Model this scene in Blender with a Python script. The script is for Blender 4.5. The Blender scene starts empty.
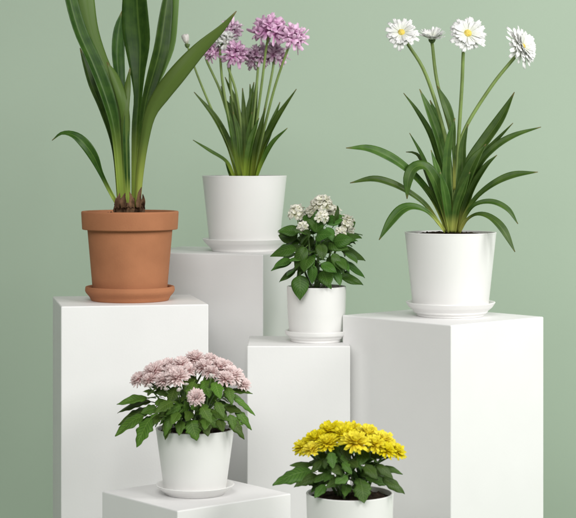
import bpy, math, random
from mathutils import Vector, Matrix, noise

scene = bpy.context.scene
COL = scene.collection
R = random.Random(7)
rad = math.radians

# ------------------------------------------------------------------ camera, light, exposure
H = 1.08                 # camera height above the floor (m)
F = 1800.0               # focal length in photograph pixels
HZ = 155.0               # horizon row in the photograph

cam_d = bpy.data.cameras.new('camera')
cam = bpy.data.objects.new('camera', cam_d)
COL.objects.link(cam)
cam.location = (0, 0, H)
cam.rotation_euler = (rad(90), 0, 0)
cam_d.sensor_width = 36.0
cam_d.lens = 36.0 * F / 576.0
cam_d.shift_y = -(259.0 - HZ) / 576.0
cam_d.clip_start = 0.05
cam_d.clip_end = 100
cam_d.dof.use_dof = True
cam_d.dof.focus_distance = 3.62
cam_d.dof.aperture_fstop = 9.0
scene.camera = cam

world = bpy.data.worlds.new('World')
scene.world = world
world.use_nodes = True
bg = world.node_tree.nodes['Background']
bg.inputs['Color'].default_value = (1.0, 0.99, 0.97, 1)
bg.inputs['Strength'].default_value = 0.18


def area(name, loc, target, size, power, color, spread=180):
    d = bpy.data.lights.new(name, 'AREA')
    d.shape = 'RECTANGLE'
    d.size, d.size_y = size
    d.energy = power
    d.color = color
    d.spread = rad(spread)
    o = bpy.data.objects.new(name, d)
    COL.objects.link(o)
    o.location = loc
    o.rotation_euler = (Vector(target) - Vector(loc)).to_track_quat('-Z', 'Y').to_euler()
    return o


area('key_softbox', (2.4, 1.2, 2.41), (0.15, 3.85, 0.96), (1.0, 1.2), 40, (1.0, 0.99, 0.97), 150)
area('side_softbox', (2.2, 2.9, 2.11), (0.0, 3.9, 0.81), (0.8, 1.2), 35, (1.0, 0.99, 0.97), 180)
area('front_softbox', (-0.35, 0.2, 3.01), (0.0, 4.2, 1.06), (1.8, 1.4), 32, (1.0, 0.99, 0.975), 110)
area('left_softbox', (-1.8, 0.8, 2.51), (0.3, 4.2, 1.11), (1.2, 1.4), 7, (1.0, 0.985, 0.965), 110)

vs = scene.view_settings
vs.view_transform = 'Standard'
vs.look = 'None'
vs.exposure = -0.08
vs.gamma = 1.0
scene.cycles.max_bounces = 8
scene.cycles.use_denoising = True


# ------------------------------------------------------------------ helpers
def P(px, py, D):
    """a point of the place seen at photograph position px, py, D metres in front of the camera"""
    return Vector(((px - 288.0) * D / F, D, H - (py - HZ) * D / F))


def build(name, verts, faces, mat, parent=None, uvs=None, smooth=True, mats=None, fm=None):
    me = bpy.data.meshes.new(name)
    me.from_pydata([tuple(v) for v in verts], [], faces)
    if uvs is not None:
        ul = me.uv_layers.new(name='UVMap')
        for lp in me.loops:
            ul.data[lp.index].uv = uvs[lp.vertex_index]
    me.polygons.foreach_set('use_smooth', [smooth] * len(me.polygons))
    for m in ([mat] if mats is None else mats):
        me.materials.append(m)
    if fm is not None:
        me.polygons.foreach_set('material_index', fm)
    me.update()
    o = bpy.data.objects.new(name, me)
    COL.objects.link(o)
    if parent is not None:
        o.parent = parent
    return o


def place(src, name, parent, M, label=None):
    """a copy of a part, sharing its mesh, at matrix M under parent"""
    o = src.copy()
    o.name = name
    for k in list(o.keys()):
        if k in ('label', 'category', 'group', 'kind'):
            del o[k]
    COL.objects.link(o)
    o.parent = parent
    o.matrix_local = M
    if label:
        o['label'] = label
    return o


def empty(name, loc, label, cat, group=None):
    o = bpy.data.objects.new(name, None)
    o.empty_display_size = 0.05
    COL.objects.link(o)
    o.location = loc
    o['label'] = label
    o['category'] = cat
    if group:
        o['group'] = group
    return o


def tag(o, label, cat, group=None):
    o['label'] = label
    o['category'] = cat
    if group:
        o['group'] = group
    return o


def frame(axis, up):
    """rotation whose Y is axis and whose Z is as near to up as it can be"""
    y = Vector(axis).normalized()
    u = Vector(up)
    x = y.cross(u)
    if x.length < 1e-5:
        x = y.cross(Vector((1, 0.1, 0)))
    x.normalize()
    z = x.cross(y)
    return Matrix((x, y, z)).transposed()


def trs(loc, rot3, sc=1.0):
    if not isinstance(sc, (tuple, list)):
        sc = (sc, sc, sc)
    return Matrix.Translation(loc) @ rot3.to_4x4() @ Matrix.Diagonal((sc[0], sc[1], sc[2], 1))


def lathe(profile, seg=96):
    """profile = [(r, z)] -> verts, faces; r = 0 closes an end"""
    v, f = [], []
    rows = []
    for r, z in profile:
        if r <= 1e-6:
            rows.append([len(v)])
            v.append(Vector((0, 0, z)))
        else:
            rows.append(list(range(len(v), len(v) + seg)))
            for k in range(seg):
                a = 2 * math.pi * k / seg
                v.append(Vector((r * math.cos(a), r * math.sin(a), z)))
    for a, b in zip(rows, rows[1:]):
        for k in range(seg):
            k2 = (k + 1) % seg
            if len(a) == 1:
                f.append((a[0], b[k2], b[k]))
            elif len(b) == 1:
                f.append((a[k], a[k2], b[0]))
            else:
                f.append((a[k], a[k2], b[k2], b[k]))
    return v, f


def rounded(profile, amount, steps=3):
    """round the corners of a lathe profile"""
    out = [profile[0]]
    for i in range(1, len(profile) - 1):
        p0, p1, p2 = (Vector(profile[i + d]) for d in (-1, 0, 1))
        a, b = p0 - p1, p2 - p1
        d = min(amount, a.length * .45, b.length * .45)
        if d < 1e-5:
            out.append(profile[i])
            continue
        q0, q2 = p1 + a.normalized() * d, p1 + b.normalized() * d
        for k in range(steps + 1):
            t = k / steps
            q = q0 * (1 - t) ** 2 + p1 * 2 * t * (1 - t) + q2 * t * t
            out.append((q.x, q.y))
    out.append(profile[-1])
    return out


def catmull(pts, n):
    """resample rows of numbers smoothly to n + 1 rows"""
    m = len(pts)
    seg = [0.0]
    for a, b in zip(pts, pts[1:]):
        seg.append(seg[-1] + max(1e-6, math.dist(a[:3], b[:3])))
    tot = seg[-1]
    out = []
    for i in range(n + 1):
        s = tot * i / n
        k = 0
        while k < m - 2 and s > seg[k + 1]:
            k += 1
        t = (s - seg[k]) / (seg[k + 1] - seg[k])
        p1, p2 = pts[k], pts[k + 1]
        p0 = pts[k - 1] if k > 0 else [2 * a - b for a, b in zip(p1, p2)]
        p3 = pts[k + 2] if k + 2 < m else [2 * a - b for a, b in zip(p2, p1)]
        out.append([0.5 * (2 * b + (c - a) * t + (2 * a - 5 * b + 4 * c - d) * t * t + (3 * b - a - 3 * c + d) * t ** 3)
                    for a, b, c, d in zip(p0, p1, p2, p3)])
    return out


def thick_sheet(rows, uvrows, th):
    """rows of points -> closed thin solid; the under side carries u + 2 in its uv"""
    nr, nc = len(rows), len(rows[0])
    nrm = [[None] * nc for _ in range(nr)]
    for i in range(nr):
        for j in range(nc):
            a = rows[min(i + 1, nr - 1)][j] - rows[max(i - 1, 0)][j]
            b = rows[i][min(j + 1, nc - 1)] - rows[i][max(j - 1, 0)]
            n = b.cross(a)
            if n.length < 1e-12:
                n = Vector((0, 0, 1))
            nrm[i][j] = n.normalized()
    v, uv, f = [], [], []
    for side in (0, 1):
        for i in range(nr):
            for j in range(nc):
                edge = 0.35 if j in (0, nc - 1) else 1.0
                v.append(rows[i][j] + nrm[i][j] * (th * .5 * edge * (1 if side == 0 else -1)))
                u, w = uvrows[i][j]
                uv.append((u + 2 * side, w))
    o = nr * nc
    for i in range(nr - 1):
        for j in range(nc - 1):
            a, b, c, d = i * nc + j, i * nc + j + 1, (i + 1) * nc + j + 1, (i + 1) * nc + j
            f.append((a, b, c, d))
            f.append((o + d, o + c, o + b, o + a))
    for i in range(nr - 1):
        a, d = i * nc, (i + 1) * nc
        f.append((a, d, o + d, o + a))
        a, d = i * nc + nc - 1, (i + 1) * nc + nc - 1
        f.append((d, a, o + a, o + d))
    for j in range(nc - 1):
        f.append((j + 1, j, o + j, o + j + 1))
        a = (nr - 1) * nc + j
        f.append((a, a + 1, o + a + 1, o + a))
    return v, f, uv


def merge(parts):
    v, f, uv = [], [], []
    for pv, pf, pu in parts:
        o = len(v)
        v += list(pv)
        f += [tuple(i + o for i in q) for q in pf]
        uv += list(pu)
    return v, f, uv


def xform(part, M):
    v, f, uv = part
    return [M @ p for p in v], f, uv


def tube(pts, radii, seg=8, n=None):
    rows = catmull([list(p) + [r] for p, r in zip(pts, radii)], n or max(6, 6 * (len(pts) - 1)))
    v, f, uv = [], [], []
    prev = Vector((0.3, 1, 0.2)).normalized()
    for i, q in enumerate(rows):
        a = Vector(rows[min(i + 1, len(rows) - 1)][:3]) - Vector(rows[max(i - 1, 0)][:3])
        a.normalize()
        x = prev - a * prev.dot(a)
        x.normalize()
        prev = x
        y = a.cross(x)
        for k in range(seg):
            t = 2 * math.pi * k / seg
            v.append(Vector(q[:3]) + (x * math.cos(t) + y * math.sin(t)) * max(q[3], 1e-5))
            uv.append((k / seg, i / (len(rows) - 1)))
    for i in range(len(rows) - 1):
        for k in range(seg):
            k2 = (k + 1) % seg
            f.append((i * seg + k, i * seg + k2, (i + 1) * seg + k2, (i + 1) * seg + k))
    f.append(tuple(reversed(range(seg))))
    f.append(tuple(range(len(v) - seg, len(v))))
    return v, f, uv


# ------------------------------------------------------------------ materials
def new_mat(name):
    m = bpy.data.materials.new(name)
    m.use_nodes = True
    nt = m.node_tree
    b = nt.nodes['Principled BSDF']
    return m, nt, b


def nd(nt, t, **kw):
    n = nt.nodes.new(t)
    for k, v in kw.items():
        setattr(n, k, v)
    return n


def surface(name, color, rough, var=0.06, scale=6.0, bump=0.05, bscale=180.0, spec=0.5, color2=None, detail=6, sss=0.0):
    """plain painted / fired surface with soft mottling and fine grain"""
    m, nt, b = new_mat(name)
    L = nt.links.new
    tc = nd(nt, 'ShaderNodeTexCoord')
    n1 = nd(nt, 'ShaderNodeTexNoise')
    n1.inputs['Scale'].default_value = scale
    n1.inputs['Detail'].default_value = detail
    L(tc.outputs['Object'], n1.inputs['Vector'])
    rp = nd(nt, 'ShaderNodeValToRGB')
    c2 = color2 or tuple(c * (1 - var) for c in color)
    rp.color_ramp.elements[0].position = .3
    rp.color_ramp.elements[1].position = .7
    rp.color_ramp.elements[0].color = (*c2, 1)
    rp.color_ramp.elements[1].color = (*color, 1)
    L(n1.outputs['Fac'], rp.inputs['Fac'])
    L(rp.outputs['Color'], b.inputs['Base Color'])
    n2 = nd(nt, 'ShaderNodeTexNoise')
    n2.inputs['Scale'].default_value = bscale
    n2.inputs['Detail'].default_value = 4
    L(tc.outputs['Object'], n2.inputs['Vector'])
    bp = nd(nt, 'ShaderNodeBump')
    bp.inputs['Strength'].default_value = bump
    bp.inputs['Distance'].default_value = 0.002
    L(n2.outputs['Fac'], bp.inputs['Height'])
    L(bp.outputs['Normal'], b.inputs['Normal'])
    mr = nd(nt, 'ShaderNodeMapRange')
    mr.inputs['To Min'].default_value = max(0.02, rough - .08)
    mr.inputs['To Max'].default_value = min(1, rough + .08)
    L(n1.outputs['Fac'], mr.inputs['Value'])
    L(mr.outputs['Result'], b.inputs['Roughness'])
    b.inputs['Specular IOR Level'].default_value = spec
    return m


def leaf_mat(name, dark, light, under, pale=None, pale_end=0.3, rib=(0.2, 0.28, 0.09), rib_w=0.035,
             trans=0.22, rough=0.42, veins='parallel', var=0.25):
    m, nt, b = new_mat(name)
    L = nt.links.new
    uv = nd(nt, 'ShaderNodeUVMap')
    sx = nd(nt, 'ShaderNodeSeparateXYZ')
    L(uv.outputs['UV'], sx.inputs['Vector'])

    def mt(op, a, bb=None, c=None):
        n = nd(nt, 'ShaderNodeMath', operation=op)
        for i, q in enumerate((a, bb, c)):
            if q is None:
                continue
            if isinstance(q, (int, float)):
                n.inputs[i].default_value = q
            else:
                L(q, n.inputs[i])
        return n.outputs[0]

    def mix(fac, a, bb):
        n = nd(nt, 'ShaderNodeMix', data_type='RGBA')
        for q, s in ((fac, n.inputs[0]), (a, n.inputs[6]), (bb, n.inputs[7])):
            if isinstance(q, (int, float)):
                s.default_value = q
            elif isinstance(q, tuple):
                s.default_value = (*q, 1)
            else:
                L(q, s)
        return n.outputs[2]

    def smooth(val, a, bb):
        n = nd(nt, 'ShaderNodeMapRange', interpolation_type='SMOOTHSTEP')
        n.inputs['From Min'].default_value = a
        n.inputs['From Max'].default_value = bb
        L(val, n.inputs['Value'])
        return n.outputs['Result']

    und = mt('GREATER_THAN', sx.outputs['X'], 1.5)
    u = mt('SUBTRACT', sx.outputs['X'], mt('MULTIPLY', und, 2.0))
    v = sx.outputs['Y']
    au = mt('ABSOLUTE', mt('SUBTRACT', u, 0.5))
    oi = nd(nt, 'ShaderNodeObjectInfo')
    tc = nd(nt, 'ShaderNodeTexCoord')
    nz = nd(nt, 'ShaderNodeTexNoise')
    nz.inputs['Scale'].default_value = 45
    nz.inputs['Detail'].default_value = 5
    L(tc.outputs['Object'], nz.inputs['Vector'])
    # veins
    cx = nd(nt, 'ShaderNodeCombineXYZ')
    wv = nd(nt, 'ShaderNodeTexNoise')
    wv.inputs['Detail'].default_value = 3
    if veins == 'parallel':
        L(mt('MULTIPLY', u, 26.0), cx.inputs['X'])
        L(mt('MULTIPLY', v, 1.6), cx.inputs['Y'])
        L(mt('MULTIPLY', oi.outputs['Random'], 40.0), cx.inputs['Z'])
        wv.inputs['Scale'].default_value = 1.0
        L(cx.outputs[0], wv.inputs['Vector'])
        vein = wv.outputs['Fac']
    else:
        ph = mt('MULTIPLY', mt('SUBTRACT', v, mt('MULTIPLY', au, 0.55)), 9.0)
        tri = mt('ABSOLUTE', mt('SUBTRACT', mt('FRACT', ph), 0.5))
        vein = smooth(tri, 0.0, 0.16)
    f = mt('ADD', mt('MULTIPLY', nz.outputs['Fac'], 0.55), mt('MULTIPLY', vein, 0.35))
    col = mix(smooth(f, 0.25, 0.72), dark, light)
    col = mix(und, col, under)
    ribf = mt('SUBTRACT', 1.0, smooth(au, rib_w * .3, rib_w))
    ribf = mt('MULTIPLY', ribf, 0.6)
    col = mix(ribf, col, rib)
    if pale:
        col = mix(mt('SUBTRACT', 1.0, smooth(v, pale_end * .25, pale_end)), col, pale)
    if veins == 'parallel':
        col = mix(mt('MULTIPLY', smooth(mt('ADD', v, mt('MULTIPLY', nz.outputs['Fac'], .03)), .965, 1.01), .75), col, (0.20, 0.15, 0.06))
    hs = nd(nt, 'ShaderNodeHueSaturation')
    L(col, hs.inputs['Color'])
    L(mt('ADD', mt('MULTIPLY', oi.outputs['Random'], var * 2), 1.0 - var), hs.inputs['Value'])
    L(mt('ADD', mt('MULTIPLY', oi.outputs['Random'], 0.022), 0.492), hs.inputs['Hue'])
    col = hs.outputs['Color']
    L(col, b.inputs['Base Color'])
    b.inputs['Roughness'].default_value = rough
    b.inputs['Specular IOR Level'].default_value = 0.28
    bp = nd(nt, 'ShaderNodeBump')
    bp.inputs['Strength'].default_value = 0.14
    bp.inputs['Distance'].default_value = 0.0012
    L(vein, bp.inputs['Height'])
    L(bp.outputs['Normal'], b.inputs['Normal'])
    tr = nd(nt, 'ShaderNodeBsdfTranslucent')
    br = nd(nt, 'ShaderNodeHueSaturation')
    br.inputs['Value'].default_value = 2.0
    br.inputs['Saturation'].default_value = 1.1
    L(col, br.inputs['Color'])
    L(br.outputs['Color'], tr.inputs['Color'])
    ms = nd(nt, 'ShaderNodeMixShader')
    ms.inputs['Fac'].default_value = trans
    L(b.outputs[0], ms.inputs[1])
    L(tr.outputs[0], ms.inputs[2])
    L(ms.outputs[0], nt.nodes['Material Output'].inputs['Surface'])
    return m


def petal_mat(name, base, tip, trans=0.25, rough=0.55, var=0.1, p0=0.1, p1=0.8, sat=(1.12, .82)):
    m, nt, b = new_mat(name)
    L = nt.links.new
    uv = nd(nt, 'ShaderNodeUVMap')
    sx = nd(nt, 'ShaderNodeSeparateXYZ')
    L(uv.outputs['UV'], sx.inputs['Vector'])
    rp = nd(nt, 'ShaderNodeValToRGB')
    rp.color_ramp.elements[0].position = p0
    rp.color_ramp.elements[1].position = p1
    rp.color_ramp.elements[0].color = (*base, 1)
    rp.color_ramp.elements[1].color = (*tip, 1)
    L(sx.outputs['Y'], rp.inputs['Fac'])
    tc = nd(nt, 'ShaderNodeTexCoord')
    nz = nd(nt, 'ShaderNodeTexNoise')
    nz.inputs['Scale'].default_value = 120
    L(tc.outputs['Object'], nz.inputs['Vector'])
    mr = nd(nt, 'ShaderNodeMapRange')
    mr.inputs['From Min'].default_value = .3
    mr.inputs['From Max'].default_value = .7
    mr.inputs['To Min'].default_value = 1 - var
    mr.inputs['To Max'].default_value = 1 + var * .4
    L(nz.outputs['Fac'], mr.inputs['Value'])
    hs = nd(nt, 'ShaderNodeHueSaturation')
    L(rp.outputs['Color'], hs.inputs['Color'])
    oi = nd(nt, 'ShaderNodeObjectInfo')
    m1 = nd(nt, 'ShaderNodeMapRange')
    m1.inputs['To Min'].default_value = 0.90
    m1.inputs['To Max'].default_value = 1.05
    L(oi.outputs['Random'], m1.inputs['Value'])
    m2 = nd(nt, 'ShaderNodeMath', operation='MULTIPLY')
    L(m1.outputs['Result'], m2.inputs[0])
    L(mr.outputs['Result'], m2.inputs[1])
    L(m2.outputs[0], hs.inputs['Value'])
    m3 = nd(nt, 'ShaderNodeMapRange')
    m3.inputs['To Min'].default_value = sat[0]
    m3.inputs['To Max'].default_value = sat[1]
    L(oi.outputs['Random'], m3.inputs['Value'])
    L(m3.outputs['Result'], hs.inputs['Saturation'])
    L(hs.outputs['Color'], b.inputs['Base Color'])
    b.inputs['Roughness'].default_value = rough
    b.inputs['Specular IOR Level'].default_value = .25
    tr = nd(nt, 'ShaderNodeBsdfTranslucent')
    L(hs.outputs['Color'], tr.inputs['Color'])
    ms = nd(nt, 'ShaderNodeMixShader')
    ms.inputs['Fac'].default_value = trans
    L(b.outputs[0], ms.inputs[1])
    L(tr.outputs[0], ms.inputs[2])
    L(ms.outputs[0], nt.nodes['Material Output'].inputs['Surface'])
    return m


M_wall = surface('sage_paint', (0.430, 0.530, 0.418), 0.85, var=.045, scale=1.6, bump=.10, bscale=220, spec=.2)
M_ped = surface('white_pedestal_paint', (0.84, 0.835, 0.83), 0.5, var=.03, scale=7, bump=.06, bscale=260, spec=.35)
M_pot = surface('white_ceramic', (0.84, 0.835, 0.82), 0.38, var=.025, scale=9, bump=.03, bscale=160, spec=.45)
M_terra = surface('terracotta', (0.435, 0.185, 0.090), 0.82, scale=16, bump=.16, bscale=330, spec=.2,
                  color2=(0.365, 0.152, 0.073))
M_soil = surface('potting_soil', (0.05, 0.030, 0.018), 0.95, scale=90, bump=.8, bscale=300, spec=.15,
                 color2=(0.014, 0.009, 0.006))
M_bulb = surface('dry_bulb_skin', (0.20, 0.115, 0.06), 0.8, scale=60, bump=.5, bscale=220, spec=.2,
                 color2=(0.06, 0.03, 0.018))
M_lily = leaf_mat('broad_strap_leaf', (0.018, 0.056, 0.006), (0.064, 0.132, 0.016), (0.115, 0.195, 0.036),
                  pale=(0.35, 0.44, 0.085), pale_end=.33, rib=(0.12, 0.20, 0.04), rib_w=.05, rough=.42, trans=.24, var=.18)
M_blade = leaf_mat('narrow_blade_leaf', (0.044, 0.096, 0.010), (0.110, 0.195, 0.026), (0.12, 0.20, 0.035),
                   pale=(0.30, 0.39, 0.05), pale_end=.42, rough=.48, trans=.25, var=.22)
M_daisyleaf = leaf_mat('arching_strap_leaf', (0.034, 0.084, 0.011), (0.095, 0.172, 0.026), (0.12, 0.19, 0.04),
                       pale=(0.40, 0.43, 0.10), pale_end=.32, rib=(0.15, 0.23, 0.05), rough=.44, trans=.24, var=.22)
M_bush = leaf_mat('dark_ovate_leaf', (0.025, 0.074, 0.009), (0.072, 0.160, 0.022), (0.09, 0.16, 0.034),
                  rib=(0.12, 0.21, 0.05), veins='side', rough=.46, trans=.2, var=.3)
M_mumleaf = leaf_mat('lobed_green_leaf', (0.038, 0.088, 0.011), (0.105, 0.195, 0.025), (0.12, 0.20, 0.045),
                     rib=(0.18, 0.27, 0.06), veins='side', rough=.5, trans=.22, var=.42)
M_yelleaf = leaf_mat('deep_green_leaf', (0.034, 0.082, 0.014), (0.088, 0.165, 0.028), (0.11, 0.19, 0.055),
                     rib=(0.15, 0.23, 0.07), veins='side', rough=.5, trans=.2, var=.42)
M_stem = surface('green_stem', (0.20, 0.29, 0.075), .5, scale=30, var=.3, bump=.1, spec=.35)
M_stem2 = surface('dark_green_stem', (0.10, 0.17, 0.05), .5, scale=30, var=.3, bump=.1, spec=.35)
M_calyx = surface('green_calyx', (0.10, 0.16, 0.04), .6, scale=60, var=.4, bump=.3, spec=.3)
M_white = petal_mat('white_petal', (0.84, 0.87, 0.74), (0.96, 0.96, 0.95), trans=.25)
M_cream = petal_mat('cream_petal', (0.90, 0.90, 0.62), (0.98, 0.965, 0.86), trans=.18, var=.05)
M_yel = petal_mat('yellow_petal', (0.93, 0.68, 0.010), (0.97, 0.86, 0.03), trans=.25, var=.12, sat=(1.02, .95))
M_disc = surface('yellow_disc', (0.86, 0.72, 0.20), .7, scale=200, bump=.9, bscale=420, spec=.2, color2=(0.62, 0.44, 0.06))
M_mauve = petal_mat('mauve_petal', (0.72, 0.30, 0.60), (0.95, 0.66, 0.87), var=.12, trans=.25)
M_mauvepale = petal_mat('pale_mauve_petal', (0.70, 0.40, 0.60), (0.92, 0.74, 0.87), var=.15, trans=.25)
M_pinkp = petal_mat('dusty_pink_petal', (0.90, 0.58, 0.575), (0.97, 0.82, 0.80), var=.10, trans=.22)
M_bud = petal_mat('bud_petal', (0.30, 0.36, 0.14), (0.86, 0.82, 0.78), p0=.05, p1=.5)

# ------------------------------------------------------------------ setting: sage backdrop, wall curving into floor
WALL = 4.95
rows = [(-0.5, 0.0)]
rows += [(y, 0.0) for y in (1.0, 2.5, 4.0)]
cr = 0.06
for k in range(9):
    a = math.pi / 2 * k / 8
    rows.append((WALL - cr + cr * math.sin(a), cr - cr * math.cos(a)))
rows += [(WALL, z) for z in (0.6, 1.2, 2.0, 3.2)]
xs = [-4 + 8 * k / 16 for k in range(17)]
bv = [Vector((x, y, z)) for (y, z) in rows for x in xs]
bf = [(i * 17 + j, i * 17 + j + 1, (i + 1) * 17 + j + 1, (i + 1) * 17 + j) for i in range(len(rows) - 1) for j in range(16)]
wall = build('wall', bv, bf, M_wall)
wall['kind'] = 'structure'


# ------------------------------------------------------------------ pedestals
def pedestal(near, a_dir, w, d, top, label):
    """box with a corner at near (x, y), width w along a_dir and depth d to its left-hand normal"""
    a = Vector((a_dir[0], a_dir[1], 0)).normalized()
    b = Vector((-a.y, a.x, 0))
    n = Vector((near[0], near[1], 0))
    c = n + a * w * .5 + b * d * .5
    e = 0.0022                                    # softened edges
    prof = [(0.0, 0.004), (0.0, top - e), (e * .3, top - e * .3), (e, top)]
    v, f = [], []
    for ins, z in prof:
        hw, hd = w * .5 - ins, d * .5 - ins
        ring = []
        for sx, sy in ((1, 1), (-1, 1), (-1, -1), (1, -1)):
            for k in range(4):                    # little round on each upright edge
                t = math.atan2(sy, sx) + (k / 3 - .5) * math.pi / 2
                ring.append((sx * (hw - e) + e * math.cos(t), sy * (hd - e) + e * math.sin(t)))
        for x, y in ring:
            v.append(Vector((x, y, z)))
    n_ = 16
    for i in range(len(prof) - 1):
        for k in range(n_):
            k2 = (k + 1) % n_
            f.append((i * n_ + k, i * n_ + k2, (i + 1) * n_ + k2, (i + 1) * n_ + k))
    f.append(tuple(range((len(prof) - 1) * n_, len(prof) * n_)))
    f.append(tuple(reversed(range(n_))))
    o = build('pedestal', v, f, M_ped, smooth=False)
    o.location = (c.x, c.y, 0)
    o.rotation_euler = (0, 0, math.atan2(a.y, a.x))
    return tag(o, label, 'pedestal', 'white display pedestals')


Z1, Z2, Z3, Z4, Z5, Z6 = H - .303, H - .2158, H - .3313, H - .3884, H - .6428, H - .75
pedestal((-.454, 3.60), (math.cos(rad(11)), math.sin(rad(11))), .298, .262, Z1,
         'tall white pedestal under the terracotta pot of big strap leaves')
th2 = rad(-19)
pedestal((-.054 - .30 * math.cos(th2), 3.90 - .30 * math.sin(th2)), (math.cos(th2), math.sin(th2)), .30, .27, Z2,
         'tallest white pedestal at the back, under the pot of mauve flowers')
pr, pl = Vector((.205, .186)), Vector((-.190, .238))
pedestal((.317, 3.50), (pr.x, pr.y), .2795, .3045, Z3,
         'wide white pedestal set cornerwise under the pot of tall white daisies')
pedestal((-.0834, 3.66), (1, 0), .2099, .205, Z4,
         'mid height white pedestal under the small bushy plant with cream flowers')
pedestal((-.0614 * 3.25, 3.25), (.0646, .053), .2655, .246, Z5,
         'low white pedestal in front under the pot of pink chrysanthemums')
pedestal((.002, 3.105), (1, 0), .215, .20, Z6,
         'lowest white pedestal, under the pot of yellow flowers')


# ------------------------------------------------------------------ pots and saucers
def S(px, D):
    return px * D / F


def pot_part(root, prof_out, wall_t, soil_drop, mat, lip=.0016):
    """prof_out from foot to rim, metres; closed vessel with an inner wall"""
    foot, rim = prof_out[0], prof_out[-1]
    inner = [(rim[0] - wall_t, rim[1])]
    for r, z in reversed(prof_out[:-1]):
        inner.append((max(r - wall_t * 1.15, .003), z if z > foot[1] + .006 else foot[1] + .006))
    # inner wall follows a straight taper under the rim
    r_in_bot = foot[0] - wall_t
    inner = [(rim[0] - wall_t, rim[1]), (r_in_bot, foot[1] + .008), (0, foot[1] + .008)]
    prof = [(0, foot[1])] + list(prof_out) + inner
    v, f = lathe(rounded(prof, lip))
    pot = build('pot', v, f, mat, root)
    # soil: a rough heap just inside
    zs = rim[1] - soil_drop
    t = (zs - foot[1] - .008) / (rim[1] - foot[1] - .008)
    rs = r_in_bot + (rim[0] - wall_t - r_in_bot) * t
    sv, sf = [Vector((0, 0, zs + .004))], []
    nr, ns = 16, 64
    for i in range(1, nr + 1):
        for k in range(ns):
            a = 2 * math.pi * k / ns
            r = (rs + .001) * i / nr
            x, y = r * math.cos(a), r * math.sin(a)
            z = zs + .004 * (1 - (i / nr) ** 2)
            if i < nr:
                z += .0045 * noise.noise(Vector((x * 160, y * 160, zs * 50))) + .003 * noise.noise(Vector((x * 420, y * 420, 3)))
            sv.append(Vector((x, y, z)))
    for k in range(ns):
        sf.append((0, 1 + k, 1 + (k + 1) % ns))
    for i in range(nr - 1):
        for k in range(ns):
            k2 = (k + 1) % ns
            sf.append((1 + i * ns + k, 1 + (i + 1) * ns + k, 1 + (i + 1) * ns + k2, 1 + i * ns + k2))
    build('soil', sv, sf, M_soil, root)
    return pot, zs


def saucer(loc, r_rim, r_foot, h, mat, label, style='plain'):
    t = .0045
    if style == 'terracotta':
        prof = [(0, 0), (r_foot, 0), (r_foot + .004, h * .28), (r_rim - .002, h * .55), (r_rim, h * .7), (r_rim - .001, h * .97),
                (r_rim - .004, h), (r_rim - .009, h * .93), (r_foot - .004, .0065), (0, .006)]
    elif style == 'stepped':
        prof = [(0, 0), (r_foot, 0), (r_foot + .001, h * .26), (r_foot + .004, h * .30), (r_rim * .90, h * .48), (r_rim * .975, h * .62),
                (r_rim, h * .97), (r_rim - .002, h), (r_rim - t, h * .97), (r_foot + .002, .0065), (0, .006)]
    else:
        prof = [(0, 0), (r_foot, 0), (r_foot + .002, h * .2), (r_rim * .93, h * .62), (r_rim, h * .95), (r_rim - .0015, h),
                (r_rim - t, h * .96), (r_foot - .002, .0065), (0, .006)]
    v, f = lathe(rounded(prof, .002))
    o = build('saucer', v, f, mat)
    o.location = loc
    return tag(o, label, 'saucer', 'saucers under the pots')


# ------------------------------------------------------------------ leaf and flower builders
def strap(root, D, pts, mat, hint=(0, -1, .25), roll=(0, 0), fold=.35, th=.0009, name='leaf', seg=30, cols=9, wave=0.0,
          flip=False, label=None):
    """long leaf through photograph points (px, py, depth offset, width in px), base first"""
    q = []
    for px, py, dd, w in pts:
        p = P(px, py, D + dd) - root.location
        q.append([p.x, p.y, p.z, w * (D + dd) / F])
    rows_ = catmull(q, seg)
    hint = Vector(hint)
    out, uvr = [], []
    ph = R.uniform(0, 6)
    for i, r in enumerate(rows_):
        t = i / seg
        a = Vector(rows_[min(i + 1, seg)][:3]) - Vector(rows_[max(i - 1, 0)][:3])
        a.normalize()
        n = hint - a * hint.dot(a)
        n.normalize()
        n = Matrix.Rotation(rad(roll[0] + (roll[1] - roll[0]) * t), 3, a) @ n
        s = a.cross(n)
        w = max(r[3], .0003) * .5
        fo = fold * (1.6 - 1.1 * t)
        row, ur = [], []
        for j in range(cols):
            u = -1 + 2 * j / (cols - 1)
            off = fo * w * (abs(u) ** 1.4) + wave * w * math.sin(t * 11 + ph + u * 1.2) * u * u
            ww = w / math.sqrt(1 + fo * fo * .6)
            row.append(Vector(r[:3]) + s * (u * ww) + n * off)
            ur.append((j / (cols - 1), t))
        out.append(row)
        uvr.append(ur)
    v, f, uv = thick_sheet(out, uvr, th)
    o = build(name, v, f, mat, root, uv)
    if label:
        o['label'] = label
    return o


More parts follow.
